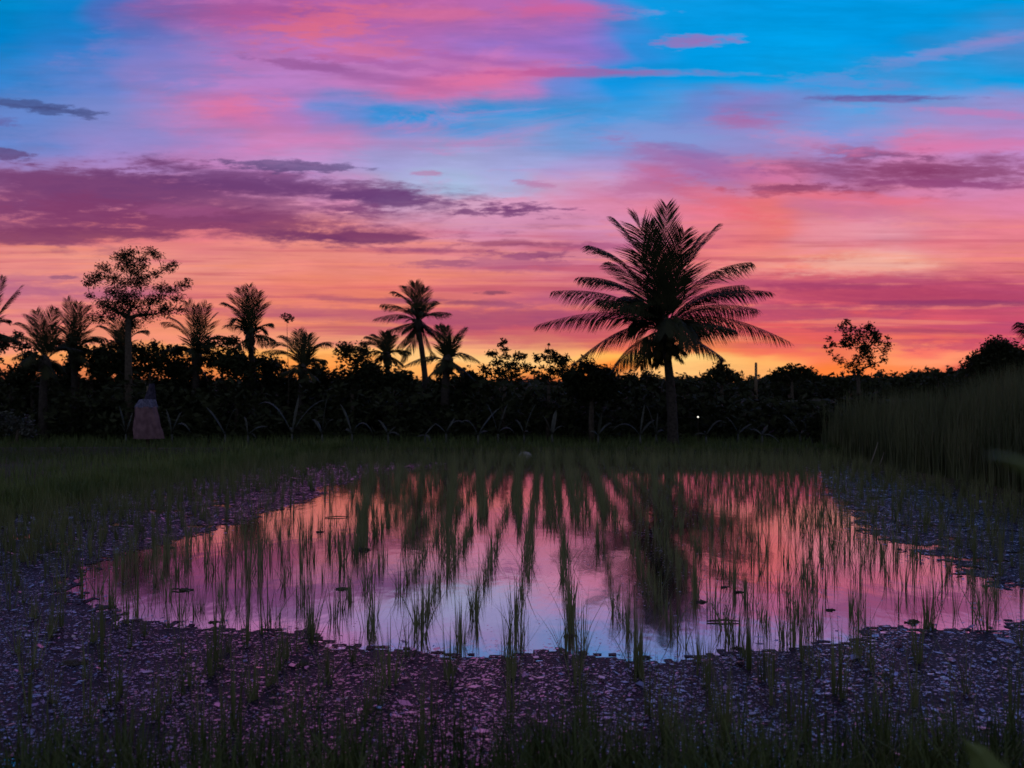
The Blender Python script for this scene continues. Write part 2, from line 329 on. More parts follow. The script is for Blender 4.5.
def hgt(x, y):
    s = inside(x, y)
    if s > 0: return -.09*min(1, s/.35)
    t = min(1, -s/.4); t = t*t*(3-2*t)
    h = .11*t + .03*noise.noise(Vector((x*.7, y*.7, 3)))*t
    if y > FAR-.2 and y < FAR+2: h += .16*math.exp(-((y-FAR-.75)/.4)**2)      # the bund
    if y > 24: h += -1.15*min(1, (y-24)/3.0)*(1 if y < 75 else max(0, 1-(y-75)/30))
    if x > edge_right(y) and 8 < y < 26: h += .25*min(1, max(0, (x-edge_right(y)-.4)/2))
    return h
def axis(lo, hi, step, outer):
    a = []; v = lo
    while v <= hi+1e-6: a.append(v); v += step
    s = step; v = lo
    while v > outer[0]: s *= 1.35; v -= s; a.insert(0, v)
    s = step; v = a[-1]
    while v < outer[1]: s *= 1.35; v += s; a.append(v)
    return a
xs = axis(-9, 9, .15, (-3000, 3000)); ys = axis(2, 27.5, .15, (-300, 4000))
mb = MB()
for y in ys:
    for x in xs: mb.v.append((x, y, hgt(x, y)))
W = len(xs)
for j in range(len(ys)-1):
    for i in range(W-1):
        mb.f.append((j*W+i, j*W+i+1, (j+1)*W+i+1, (j+1)*W+i)); mb.m.append(0)
tag(mb.build('ground', M['ground'], smooth=True), kind='structure', label='dark damp earth of the field banks and land beyond')
mb = MB(); mb.quad((-8.6, 3.6, 0), (8.6, 3.6, 0), (8.6, 23.1, 0), (-8.6, 23.1, 0))
tag(mb.build('water', M['water']), kind='structure', label='still flooded rice field mirroring the pink sunset sky')

# ------------------------------------------------------------------ weed film on the water
def poly(pts): return [onwater(*p) for p in pts]
near_edge = [(-160,548),(60,582),(110,612),(175,622),(235,630),(290,634),(345,646),(400,650),(460,653),(520,655),(580,656),(640,660),(700,656),(760,650),(800,641),(850,634),(900,626),(950,629),(1010,624),(1180,590),(1500,586)]
P_near = poly([(-1600, 770),(-600,560)]+near_edge+[(2600, 770)])
P_left = poly([(-160,552),(70,592),(95,566),(150,547),(212,531),(290,507),(325,488),(372,474),(452,463.5),(380,461),(290,461),(0,505),(-200,520)])
P_right = poly([(826,462),(832,500),(862,530),(905,552),(960,572),(1010,590),(1520,600),(1500,560),(1250,520),(1024,495),(900,461)])
def inpoly(x, y, P_):
    c = False; j = len(P_)-1
    for i in range(len(P_)):
        xi, yi = P_[i]; xj, yj = P_[j]
        if (yi > y) != (yj > y) and x < (xj-xi)*(y-yi)/(yj-yi)+xi: c = not c
        j = i
    return c
def weedy(x, y):
    k = .05*y/6
    hx = 1.7*k*noise.noise(Vector((x*26, y*20, 3))); x += hx; y += 1.5*hx
    wx = x + 3.5*k*noise.noise(Vector((x*2.2, y*2.2, 1)))+k*noise.noise(Vector((x*9, y*9, 1)))
    wy = y + 5*k*noise.noise(Vector((x*1.8, y*1.8, 5)))+1.6*k*noise.noise(Vector((x*8, y*8, 5)))
    if inpoly(wx, wy, P_near): return 1
    if inpoly(wx, wy, P_left): return 2
    if inpoly(wx, wy, P_right): return 3
    return 0
def clearing(x, y, z):   # small open pools in the weed
    a = noise.noise(Vector((x*1.6, y*2.6, 9)))+.6*noise.noise(Vector((x*6, y*9, 2)))+.35*noise.noise(Vector((x*19, y*24, 7)))
    return a > ({1: .78, 2: .45, 3: .40}[z])
rnd = random.Random(4)
film = MB(); vidx = {}
cell = .045
def fv(i, j):
    if (i, j) not in vidx:
        vidx[(i, j)] = len(film.v)
        jit = noise.noise(Vector((i*.77, j*.77, 2)))*.02
        film.v.append((i*cell+jit, j*cell+noise.noise(Vector((i*.77, j*.77, 8)))*.02, .004))
    return vidx[(i, j)]
for j in range(int(3.3/cell), int(22.4/cell)):
    y = j*cell
    xl = max(edge_left(y)-.3, -.66*y-2.5); xr = min(edge_right(y)+.3, .66*y+2.5)
    for i in range(int(xl/cell), int(xr/cell)):
        x = i*cell; z = weedy(x, y)
        if z and not clearing(x, y, z) and weedy(x+rnd.gauss(0, .09), y+rnd.gauss(0, .014*y)):
            film.f.append((fv(i, j), fv(i+1, j), fv(i+1, j+1), fv(i, j+1))); film.m.append(0)
tag(film.build('algae_film', M['algae']), kind='stuff', label='matted wet algae film covering the shallow field edges', cat='algae')
# floating leaflets, each a tilted wet scrap
lf = MB()
def leaflet(x, y, s, tilt=.16):
    a = rnd.uniform(0, 6.28); L_ = s*rnd.uniform(.6, 1.3); w = L_*rnd.uniform(.35, .75)
    u = Vector((math.cos(a), math.sin(a), rnd.gauss(0, tilt))); v_ = Vector((-math.sin(a), math.cos(a), rnd.gauss(0, tilt)))
    c = Vector((x, y, .0085+rnd.random()*.004+L_*.12))
    lf.quad(c-u*L_*.5, c-v_*w*.5, c+u*L_*.5, c+v_*w*.5)
for k in range(500000):
    y = 3.8+(18.6*rnd.random()**1.55); xl = max(edge_left(y)-.1, -.6*y-1.9); xr = min(edge_right(y)+.1, .6*y+1.9)
    x = rnd.uniform(xl, xr); wd = 3.2 if rnd.random() < .38 else 1; z = weedy(x+rnd.gauss(0, .07*wd), y+rnd.gauss(0, .012*y*wd))
    if z:
        cd = .66+.9*noise.noise(Vector((x*3.1, y*4.0, 30)))+.35*noise.noise(Vector((x*13, y*13, 31)))
        if (not clearing(x, y, z) and rnd.random() < cd) or rnd.random() < .06: leaflet(x, y, (.006+.001*y)*math.exp(rnd.gauss(0, .55)), rnd.choice((.02, .04, .08, .2)))
    else:
        # loose scraps: more of them in the lee right of the middle
        dn = .012
        if .085 < x/y < .215 and y > 7.5: dn = .09*max(0, noise.noise(Vector((x*2.5, y*1.2, 0)))+.45)
        if rnd.random() < dn: leaflet(x, y, .012+.001*y, .03)
tag(lf.build('duckweed', M['weed_leaf']), kind='stuff', label='small floating weed leaves glinting on the shallow water', cat='duckweed')

# ------------------------------------------------------------------ grass blades
def blade(mb, x, y, z, h, w, lean, az, seg=3, curve=1.0, face=None):
    d = Vector((math.cos(az), math.sin(az), 0)); fa = az+math.pi/2+rnd.uniform(-.6, .6) if face is None else face
    s = Vector((math.cos(fa), math.sin(fa), 0))*w*.5
    p0 = Vector((x, y, z)); prev = None
    for i in range(seg+1):
        t = i/seg
        p = p0 + Vector((0, 0, h*t*(1-.18*lean*t*curve))) + d*(h*lean*t**(1+curve))
        ww = s*(1-t**1.6)
        if i == seg: mb.tri(prev[0], prev[1], p)
        else:
            cur = (p-ww, p+ww)
            if prev: mb.quad(prev[0], prev[1], cur[1], cur[0])
            prev = cur
def rnd_blade(mb, x, y, h, w, leanmax=.5, seg=3):
    blade(mb, x, y, hgt(x, y)-.01, h, w, abs(rnd.gauss(0, leanmax*.5)), rnd.uniform(0, 6.28), seg)

# near bank grass
mb = MB()
for k in range(30000):
    y = rnd.uniform(2.6, 4.5); x = rnd.uniform(-.62*y-2.2, .62*y+2.2)
    dens = .55+.6*noise.noise(Vector((x*1.3, y*1.3, 4)))
    if y > 4.2 and rnd.random() > .3*dens: continue
    if rnd.random() > dens+.15: continue
    tall = .12+.17*max(0, .6+noise.noise(Vector((x*2.1, y, 8))))
    rnd_blade(mb, x, y, tall*rnd.uniform(.5, 1.45), rnd.uniform(.005, .012), 1.1)
for k in range(280):     # stray tall tufts
    y = rnd.uniform(3.7, 4.7); x = rnd.uniform(-.58*y-1.8, .58*y+1.8)
    for q in range(rnd.randint(3, 8)):
        rnd_blade(mb, x+rnd.gauss(0, .02), y+rnd.gauss(0, .02), rnd.uniform(.2, .42), rnd.uniform(.004, .009), .5)
tag(mb.build('grass', M['grass']), kind='stuff', label='dark green grass tufts along the near bank', cat='grass')

# left bank grass
mb = MB()
for k in range(17000):
    y = rnd.uniform(10.5, 23.2); s = abs(rnd.gauss(0, .55)) if rnd.random() < .7 else rnd.uniform(0, 3.5)
    x = edge_left(y)+.12-s
    rnd_blade(mb, x, y, rnd.uniform(.18, .40)*(.8+.35*noise.noise(Vector((x, y, 1)))), rnd.uniform(.007, .014), .5)
tag(mb.build('bank_grass', M['bankgrass']), kind='stuff', label='bright green grass bank along the left field edge', cat='grass')
# far bund grass and the rough land beyond
mb = MB()
for k in range(24000):
    y = FAR-.15+abs(rnd.gauss(0, .8)); x = rnd.uniform(-6.5, 8)
    if k % 2: x = rnd.uniform(-17, -4); y = rnd.uniform(20, 26)
    rnd_blade(mb, x, y, rnd.uniform(.07, .2), rnd.uniform(.01, .02), .5, 2)
for k in range(15000):
    y = rnd.uniform(43, 56); x = rnd.uniform(-.6*y, .5*y)
    rnd_blade(mb, x, y, rnd.uniform(.2, .6), rnd.uniform(.03, .05), .6, 2)
tag(mb.build('meadow_grass', M['grass']), kind='stuff', label='rough dark grass on the far bund and beyond', cat='grass')
# tall reedy grass on the right
mb = MB()
for k in range(17000):
    y = rnd.uniform(12, 24.5); s = rnd.random()**1.6*7
    x = edge_right(y)+.25+s
    hh = 1.42+.10*min(s, 4)+.12*noise.noise(Vector((x*.8, y*.8, 3)))
    h0 = hgt(x, y)
    mx = CZ+.004*y + (.045 if y < 17 else .0)*max(0, s) - h0 + .06*noise.noise(Vector((x*1.5, y, 3)))
    hh = min(hh, mx); pxx = 512+F*x/y; kk = min(1, max(0, (pxx-930)/90)); hh += (kk*kk*(3-2*kk))*.024*y + .004*y
    if s < .5: hh *= rnd.uniform(.35, 1)
    blade(mb, x, y, h0, hh*rnd.uniform(.62, 1.04), rnd.uniform(.012, .024), abs(rnd.gauss(0, .16)), rnd.uniform(0, 6.28), 4)
tag(mb.build('tall_grass', M['reed']), kind='stuff', label='tall dense reedy grass standing along the right bank', cat='tall grass')
# pale dry reed stems leaning at the foot of the tall grass
for (px, py, tx, ty, Y) in [(868, 470, 878, 442, 19.5), (878, 468, 884, 452, 19.4)]:
    a = at(px, py, Y); b_ = at(tx, ty, Y-.1); mb = MB()
    mb.tube([a, (a+b_)/2+Vector((.02, 0, .03)), b_], [.012, .01, .005], 5)
    tag(mb.build('dry_stalk', M['dry_leaf'], origin=a), '%s pale dry stalk leaning at the foot of the right tall grass' % ('longer' if px == 868 else 'shorter'), 'stalk', 'dry stalks by the tall grass')

# ------------------------------------------------------------------ rice
def clump_mesh(seed, n, h, spread, w):
    global rnd
    keep = rnd; rnd = random.Random(seed); mb = MB()
    for q in range(n):
        a = rnd.uniform(0, 6.28); r0 = rnd.uniform(0, .03)
        ln = abs(rnd.gauss(0, spread))
        if rnd.random() < .12: ln += .5
        blade(mb, r0*math.cos(a), r0*math.sin(a), -.06, (h+.06)*rnd.uniform(.5, 1.08), w*rnd.uniform(.7, 1.3), ln, a, 4, rnd.uniform(.2, 1))
    rnd = keep
    return mb
clumps = [clump_mesh(100+i, 8+(i*5) % 11, .25+.035*(i % 5), .10+.05*(i % 4), .0055+.0007*(i % 3)) for i in range(16)]
cm = [c.mesh('rice_plant', M['rice']) for c in clumps]
cands = []
rowang = .036
rr = random.Random(77)
k = -56
while k < 56:
    x0 = k*.34+rr.gauss(0, .02)
    yy = 4.35+rr.random()*.2
    rowd = rr.uniform(.62, 1.0)
    while yy < FAR-.15:
        x = x0+rowang*(yy-5)+rr.gauss(0, .026); y = yy+rr.gauss(0, .04)
        yy += .15
        if abs(x) > .56*y+1.8: continue
        if inside(x, y) < .12: continue
        gap = noise.noise(Vector((x*.55, y*.32, 17)))
        if rr.random() > rowd*(.86+gap*.7): continue
        if y < 8.5 and rr.random() < .14: continue
        cands.append((x, y))
    k += 1
# denser green rows seen end-on at the far side, and a ragged fringe by the bund
extra = []
for pxt, pyt, pxb, pyb in [(519,463,518,530),(547,460,551,530),(566,463,580,525),(480,466,482,520),(592,468,606,520),(400,468,396,500),(455,466,446,560),(655,466,655,500),(372,470,358,560)]:
    (xa, ya), (xb, yb) = onwater(pxt, pyt), onwater(pxb, pyb)
    n = int(abs(ya-yb)/.13)
    for q in range(n):
        t = q/n
        extra.append((xa+(xb-xa)*t+rr.gauss(0, .035), ya+(yb-ya)*t))
for q in range(620):
    y = FAR-abs(rr.gauss(0, .8))-.1; extra.append((rr.uniform(-4.6, 7), y))
for q in range(600):     # crowded left shallows
    y = rr.uniform(9, 21); x = max(edge_left(y), -.54*y)+abs(rr.gauss(0, 1.1))+.1; extra.append((x, y))
for q in range(380):     # crowded right shallows
    y = rr.uniform(9, 21); x = edge_right(y)-abs(rr.gauss(0, .9))-.1; extra.append((x, y))
cands += [e for e in extra if inside(*e) > .05]
cands.sort(key=lambda c: c[1])
RG = 'young rice plants in the flooded field'
far = MB(); ind = 0
for (x, y) in cands:
    vi = rr.randrange(16); sc = rr.uniform(.72, 1.15); rz = rr.uniform(0, 6.28)
    if y < 6.6 and 8+(vi*5) % 11 < 12: vi = (vi+5) % 16
    if y > 19: sc *= 1.15
    if y < 6.8: sc *= 1.18
    if ind < 300 and abs(x) < .53*y:
        o = bpy.data.objects.new('rice_plant', cm[vi]); C.objects.link(o)
        o.location = (x, y, 0); o.rotation_euler = (0, 0, rz); o.scale = (sc, sc, sc)
        z = weedy(x, y); n = 8+(vi*5) % 11
        size = 'sparse' if n < 11 else ('leafy' if n < 15 else 'dense')
        tall = 'tall' if (.25+.035*(vi % 5))*sc > .32 else 'short'
        side = ('left of the pink cloth reflection' if False else '')
        where = {1: 'in the weed-covered near shallows', 2: 'in the algae by the left bank', 3: 'in the algae by the right bank', 0: 'in open reflecting water'}[z]
        px = 512+F*x/y
        zone = 'left' if px < 342 else ('middle' if px < 683 else 'right')
        tag(o, '%s %s young rice plant %s, %s third' % (tall, size, where, zone), 'rice plant', RG)
        ind += 1
    else:
        c, s = math.cos(rz)*sc, math.sin(rz)*sc; n0 = len(far.v); src = clumps[vi]
        wx = 1+max(0, y-10)*.05
        far.v += [(x+(v[0]*c-v[1]*s)*1.0, y+(v[0]*s+v[1]*c), v[2]*sc) for v in src.v]
        far.f += [tuple(n0+i for i in f) for f in src.f]; far.m += [0]*len(src.f)
tag(far.build('rice_rows', M['rice']), kind='stuff', label='rows of young green rice across the flooded field', cat='rice')

# mud clods and drowned sticks
clods = [(361,550,.09,'left of centre, beside a dense rice row'),(187,590,.06,'at the end of a thin stick'),(342,589,.06,'beside a tall rice tuft left of centre'),
 (75,665,.10,'in the weed at the lower left'),(305,666,.08,'in the weed below the open water, left one of two'),(367,667,.06,'in the weed below the open water, right one of two'),
 (215,622,.05,'on the lower left water edge'),(569,636,.045,'alone on pale lavender water'),(644,658,.05,'on the weed edge below the palm reflection'),
 (912,622,.06,'at the foot of a right-hand rice plant'),(739,592,.05,'under a dark stem in pink water right of the palm reflection'),(724,587,.04,'smallest lump in pink water right of the palm reflection'),
 (701,602,.05,'near thin leaning shoots right of the palm reflection'),(884,677,.06,'in the bluish weed at the lower right'),(170,548,.05,'on orange pink water near the left weed'),
 (320,532,.05,'under the left orange glow of the water'),(736,648,.04,'on the pink water edge at lower right'),(830,610,.04,'among right-hand rice shoots')]
for (px, py, r_, where) in clods:
    x, y = onwater(px, py); mb = MB()
    r_ *= .62; mb.lump((x, y, .0), (r_, r_*.6, r_*.42), rnd, 14, 8, amp=1.3)
    mb.lump((x+r_*.7, y+.01, .0), (r_*.7, r_*.4, r_*.25), rnd, 12, 7, amp=1.4); mb.lump((x-r_*.9, y-.01, .0), (r_*.5, r_*.35, r_*.3), rnd, 10, 6, amp=1.4)
    tag(mb.build('mud_clump', M['mud'], origin=(x, y, 0), smooth=True), 'dark mud lump '+where, 'mud lump', 'mud lumps on the water')
for (x1, y1, x2, y2, where) in [(172,590,185,591,'reaching a mud lump left of centre'),(325,518,350,517,'lying flat on the orange water at the left'),(707,622,740,622,'floating low on pink water right of the palm reflection')]:
    a = onwater(x1, y1); b_ = onwater(x2, y2); mb = MB()
    mb.tube([Vector((a[0], a[1], .008)), Vector(((a[0]+b_[0])/2, (a[1]+b_[1])/2+.01, .014)), Vector((b_[0], b_[1], .008))], [.006, .007, .004], 5)
    tag(mb.build('stick', M['bark'], origin=(a[0], a[1], 0)), 'thin dark stick '+where, 'stick', 'sticks on the water')

# ------------------------------------------------------------------ palms
def bez(p0, p1, p2, t): return p0*(1-t)**2+p1*2*t*(1-t)+p2*t*t
def frond(p0, p2, arch, parent, origin, llen, n=46, lw=.04, rg=rnd, droop=.75):
    L = (p2-p0).length
    p1 = p0+(p2-p0)*.52+Vector((-(p2.x-p0.x)*.24, 0, arch*L*1.3))
    mb = MB(); N = 14
    pts = [bez(p0, p1, p2, i/N) for i in range(N+1)]
    mb.tube(pts, [max(.006, .035*(1-i/N)) for i in range(N+1)], 5)
    roll = rg.uniform(-.3, .3)
    for i in range(n):
        t = .13+.87*(i+rg.random()*.6)/n
        if t > 1: t = 1
        p = bez(p0, p1, p2, t); tg = (bez(p0, p1, p2, min(1, t+.02))-bez(p0, p1, p2, t-.02)).normalized()
        up = Vector((0, 0, 1)) if abs(tg.z) < .9 else Vector((0, 1, 0))
        sd_ = tg.cross(up).normalized()
        nrm_ = sd_.cross(tg)
        ll = llen*(math.sin(math.pi*min(.97, .14+.82*t))**.6)*rg.uniform(.85, 1.08)
        for sg in (-1, 1):
            if rg.random() < .05: continue
            side = (sd_*sg*math.cos(roll)+nrm_*math.sin(roll)*sg)
            va = abs(tg.z); gr = droop*(.12+.88*(1-va)**.8); d = (side*.62+tg*(.5+.55*va+rg.uniform(-.1, .1))+Vector((0, 0, -gr*.6))).normalized()
            m1 = p+d*ll*.5; d2 = (d+Vector((0, 0, -gr*rg.uniform(.7, 1.1)))).normalized(); e = m1+d2*ll*.5
            wv = (tg-d*tg.dot(d)).normalized()*lw*.5
            mb.quad(p-wv*.5, p+wv*.5, m1+wv, m1-wv); mb.tri(m1-wv, m1+wv, e)
    o = mb.build('frond', M['palm_leaf'], parent, origin); return o
def palm(base, crown, Y, tips, label, seed, llen=.55, extra=8, trad=.11, nuts=0, group=None, n=40, lw=.04):
    rg = random.Random(seed); K = Y/28 if seed == 31 else 1.62; Y = Y if seed == 31 else Y*1.62
    llen *= K; trad *= K; n = int(n*(1.7 if nuts else 1.15)); lw *= .92 if nuts else .85
    wind = Vector((rg.uniform(-.45, .45), 0, rg.uniform(-.1, .1)))
    b_ = at(base[0], base[1], Y); b_.z = hgt(b_.x, Y)-.03; c = at(crown[0], crown[1], Y)
    root = empty('palm_tree', b_); tag(root, label, 'palm tree', group)
    H = c.z-b_.z; mb = MB(); pts = []; rad = []
    for i in range(15):
        t = i/14; p = b_+(c-b_)*t; p.x += math.sin(t*math.pi)*.02*H*(1 if seed % 2 else -1)
        pts.append(p); rad.append(trad*(1.35-.55*t)*(1+.06*(i % 2)) if t > .05 else trad*1.7)
    mb.tube(pts, rad, 10)
    mb.build('trunk', M['palm_trunk'], root, b_, True)
    mb = MB(); mb.lump(c+Vector((0, 0, -.05)), (trad*1.7, trad*1.7, trad*2.8), rg)
    mb.build('crown_shaft', M['palm_trunk'], root, b_, True)
    for (tx, ty, ar, dyy) in tips:
        e = at(tx, ty, Y+dyy*K); frond(c.copy(), e, ar, root, b_, llen, n, lw, rg, rg.uniform(.55, .95))
    avg = sum((at(t[0], t[1], Y)-c).length for t in tips)/len(tips)
    for q in range(extra):
        a = 2*math.pi*(q+rg.random()*.5)/extra; el = rg.uniform(-.5, .75)
        d = Vector((math.cos(a)*math.cos(el)*.55, math.sin(a)*math.cos(el), math.sin(el)*.75))
        frond(c.copy(), c+(d+wind*(.3+.4*max(0, d.z)))*avg*rg.uniform(.55, 1.05), rg.uniform(.18, .5), root, b_, llen, n, lw, rg, .8)
    for q in range(nuts):
        a = rg.uniform(0, 6.28); mb = MB()
        mb.lump(c+Vector((math.cos(a)*rg.uniform(.2, .85), math.sin(a)*.5, rg.uniform(-1.15, -.2))), (.16, .16, .2), rg, amp=.15)
        mb.build('coconut', M['coconut'], root, b_, True)
    for q in range(7 if nuts else 3):
        a = rg.uniform(0, 6.28); dd = Vector((math.cos(a)*.5, math.sin(a)*.5, -rg.uniform(.35, .75)))
        o = frond(c+Vector((0, 0, -.15)), c+dd*avg*rg.uniform(.35, .6), .12, root, b_, llen*.55, n//2, lw, rg, 1.2); o.name = 'dry_frond'
    return root
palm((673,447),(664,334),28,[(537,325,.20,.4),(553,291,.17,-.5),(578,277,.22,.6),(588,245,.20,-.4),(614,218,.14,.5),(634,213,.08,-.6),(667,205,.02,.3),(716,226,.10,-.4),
  (700,236,.1,.8),(752,262,.20,.5),(771,292,.22,-.5),(757,309,.2,.8),(790,342,.26,.2),(573,364,.34,.7),(616,368,.3,-.9),(722,357,.22,.9),(735,330,.2,-.8),(600,300,.16,-1.2),(610,262,.12,1.2),(650,222,.05,1.0),(684,232,.05,-1.0),(745,285,.15,1.3),(640,366,.3,1.2)],
  'largest dark coconut palm with wide arching fronds, standing alone right of centre', 11, llen=.98, extra=9, trad=.12, nuts=16, n=50, lw=.046)
G = 'coconut palms in the left tree line'
palm((428,440),(418,324),36,[(374,319,.22,.4),(381,304,.2,-.4),(393,291,.2,.3),(405,286,.14,.5),(415,283,.06,0),(434,301,.1,.4),(450,313,.22,-.3),(385,332,.15,.4),(395,350,.1,.2),(402,362,.08,-.4),(434,358,.2,.4),(425,288,.04,.2),(440,335,.25,.3)],
  'slender tall palm with a tufted crown, highest in the middle of the tree line', 21, .62, 6, .10, group=G)
palm((446,440),(447,364),33,[(439,326,.05,.2),(430,330,.1,-.3),(446,327,.02,.3),(465,328,.04,.3),(480,362,.45,.2),(404,366,.3,.2),(475,380,.3,.4),(458,335,.05,-.2),(422,384,.3,.2)],
  'short palm with one frond curling right, just right of the slender tall palm', 22, .5, 5, .13, group=G)
palm((386,440),(387,358),36,[(374,334,.15,.4),(360,342,.3,.2),(385,333,.05,0),(360,356,.35,.2),(392,336,.08,.4),(410,352,.3,.2),(366,336,.2,.5)],
  'small palm with drooping fronds left of the slender tall palm', 23, .5, 5, .1, group=G)
palm((300,440),(303,372),34,[(282,335,.2,.4),(268,343,.35,-.3),(298,331,.08,.4),(316,339,.1,.2),(331,342,.3,-.4),(262,352,.3,.3),(308,335,.05,.3),(326,360,.3,.2)],
  'low palm with a ragged crown between the leafy tree and the tall left palm', 24, .6, 6, .11, group=G)
palm((252,440),(250,340),35,[(249,286,.03,.2),(223,302,.2,.3),(230,295,.12,-.3),(265,298,.1,.3),(272,323,.2,.3),(225,325,.25,.4),(240,288,.08,.3),(275,340,.3,-.2),(258,292,.05,-.3)],
  'upright palm with a spiky crown, tallest palm of the left group', 25, .6, 6, .11, group=G)
palm((196,440),(197,360),35,[(188,302,.08,.2),(170,317,.2,.4),(207,304,.1,-.2),(228,337,.35,.4),(162,322,.3,-.3),(215,314,.15,.4),(165,350,.35,.2),(196,306,.03,.4)],
  'bushy palm right behind the spreading broadleaf tree', 26, .62, 7, .12, group=G)
palm((73,440),(74,356),34,[(67,299,.05,.2),(57,308,.1,.4),(88,306,.1,-.2),(99,317,.2,.4),(50,325,.3,.2),(106,338,.35,.2),(78,303,.03,.3),(45,345,.3,.3)],
  'palm with upright bunched fronds just left of the broadleaf tree', 27, .6, 7, .12, group=G)
palm((44,440),(45,364),32,[(36,311,.06,.2),(18,322,.22,.3),(54,309,.05,-.3),(3,338,.35,.3),(12,358,.3,.3),(28,315,.12,.4),(62,322,.2,.4),(80,350,.35,.2)],
  'palm with widely spread fronds, second from the left frame edge', 28, .6, 6, .12, group=G)
palm((-16,440),(-12,338),33,[(22,285,.03,.2),(18,292,.06,.4),(3,277,.06,.2),(-40,290,.2,.3),(10,320,.3,.4),(-5,270,.03,.3),(-60,330,.3,0),(25,345,.3,.4)],
  'palm at the left frame edge with one frond reaching in', 29, .45, 4, .12, group=G)
palm((122,440),(122,355),37,[(100,325,.2,.4),(112,318,.1,.2),(130,318,.1,.2),(148,330,.3,.4),(92,350,.3,.2),(155,352,.3,.2),(118,330,.2,.4)],
  'half-hidden palm behind the trunk of the broadleaf tree', 30, .6, 6, .12, group=G)
palm((1062,430),(1052,338),40,[(1018,322,.06,.2),(1022,330,.2,-.3),(1070,300,.2,.3),(1095,325,.3,0),(1040,300,.1,.2),(1080,350,.3,0)],
  'palm frond tip entering at the right frame edge above the hump', 31, .7, 4, .12)

# ------------------------------------------------------------------ broadleaf trees
def leafcloud(mb, c, r, n, s, rg, flat=1.0):
    for q in range(n):
        d = Vector((rg.gauss(0, .52), rg.gauss(0, .52), rg.gauss(0, .52)))
        if d.length > 1.5: d *= .5
        p = c+Vector((d.x*r, d.y*r, d.z*r*flat))
        a = Vector((rg.gauss(0, 1), rg.gauss(0, 1), rg.gauss(0, .6))).normalized(); b_ = a.cross(Vector((rg.gauss(0, 1), rg.gauss(0, 1), rg.gauss(0, 1)))).normalized()
        L = s*rg.uniform(.6, 1.4); w = L*rg.uniform(.3, .55)
        mb.quad(p-a*L*.5, p-b_*w*.5, p+a*L*.5, p+b_*w*.5)
def tree(name, base, Y, fork, clumps_, label, cat, seed, leaf=.13, dens=1.0, trad=.13, mat='tree_leaf', group=None, flat=.8, twig=.03):
    rg = random.Random(seed); K = 1.55 if Y < 44 else 1.0; Y *= K; leaf *= K; trad *= K; twig *= K
    b_ = at(base[0], base[1], Y); b_.z = hgt(b_.x, Y)-.05; f = at(fork[0], fork[1], Y)
    root = empty(name, b_); tag(root, label, cat, group)
    mb = MB(); mid = (b_+f)/2+Vector((rg.uniform(-.1, .1), 0, 0))
    mb.tube([b_, mid, f], [trad*1.25, trad, trad*.75], 8)
    cr = MB(); nodes = [(f, trad*.7), (mid+(f-mid)*.5, trad*.7)]
    cs = [(at(px, py, Y+rg.uniform(-1, 1)*rp*Y/F*1.6), rp*Y/F) for (px, py, rp) in clumps_]
    cs.sort(key=lambda c: (c[0]-f).length)
    for c, r_ in cs:
        st, sr = min(nodes, key=lambda q: (q[0]-c).length*(1.0 if q[0].z <= c.z+.1 else 1.5)+.15*(q[0]-f).length)
        r1 = max(twig*.4, sr*.62)
        j1 = st+(c-st)*.5+Vector((rg.uniform(-.1, .1), rg.uniform(-.1, .1), .1*rg.uniform(-.4, .8)))*(c-st).length
        mb.tube([st, j1, c], [min(sr, r1*1.2), r1, r1*.75], 6)
        nodes += [(j1, r1), (c, r1*.75)]
        for q in range(5):
            e = c+Vector((rg.uniform(-1, 1), rg.uniform(-1, 1), rg.uniform(-.5, .9)))*r_*.9
            mb.tube([j1+(c-j1)*rg.uniform(.5, .95), e], [max(.008, r1*.4), .006], 4)
        nn = max(10, int(dens*26*(r_/leaf)**2))
        leafcloud(cr, c, r_*(1.3 if seed == 41 else 1.08), nn, leaf, rg, flat)
    mb.build('trunk', M['bark'], root, b_, True); cr.build('crown', M[mat], root, b_)
    return root
def rpx(x0, y0, x1, y1, r0, r1, n, seed, shape=None):
    rg = random.Random(seed); out = []
    while len(out) < n:
        x, y = rg.uniform(x0, x1), rg.uniform(y0, y1)
        if shape and not shape((x-(x0+x1)/2)/((x1-x0)/2), (y-(y0+y1)/2)/((y1-y0)/2)): continue
        out.append((x, y, rg.uniform(r0, r1)))
    return out
ell = lambda a, b_: a*a+b_*b_ < 1
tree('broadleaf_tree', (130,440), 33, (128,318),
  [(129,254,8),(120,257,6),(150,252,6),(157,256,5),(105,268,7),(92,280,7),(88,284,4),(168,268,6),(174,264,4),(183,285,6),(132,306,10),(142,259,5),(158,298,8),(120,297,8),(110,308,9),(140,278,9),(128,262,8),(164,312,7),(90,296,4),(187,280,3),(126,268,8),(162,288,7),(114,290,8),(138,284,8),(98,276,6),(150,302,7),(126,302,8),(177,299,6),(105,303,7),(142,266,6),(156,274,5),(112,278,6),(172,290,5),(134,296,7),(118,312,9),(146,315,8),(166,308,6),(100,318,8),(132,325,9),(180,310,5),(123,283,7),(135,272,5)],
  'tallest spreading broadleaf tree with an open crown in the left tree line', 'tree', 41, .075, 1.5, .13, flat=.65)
tree('broadleaf_tree', (352,440), 36, (352,380), rpx(332,346,376,392,5,9,26,3,ell)+[(350,350,5),(364,346,3),(342,348,4)],
  'small leafy tree with sunset glow through its gaps, between the two palm groups', 'tree', 42, .15, 1.3, .08)
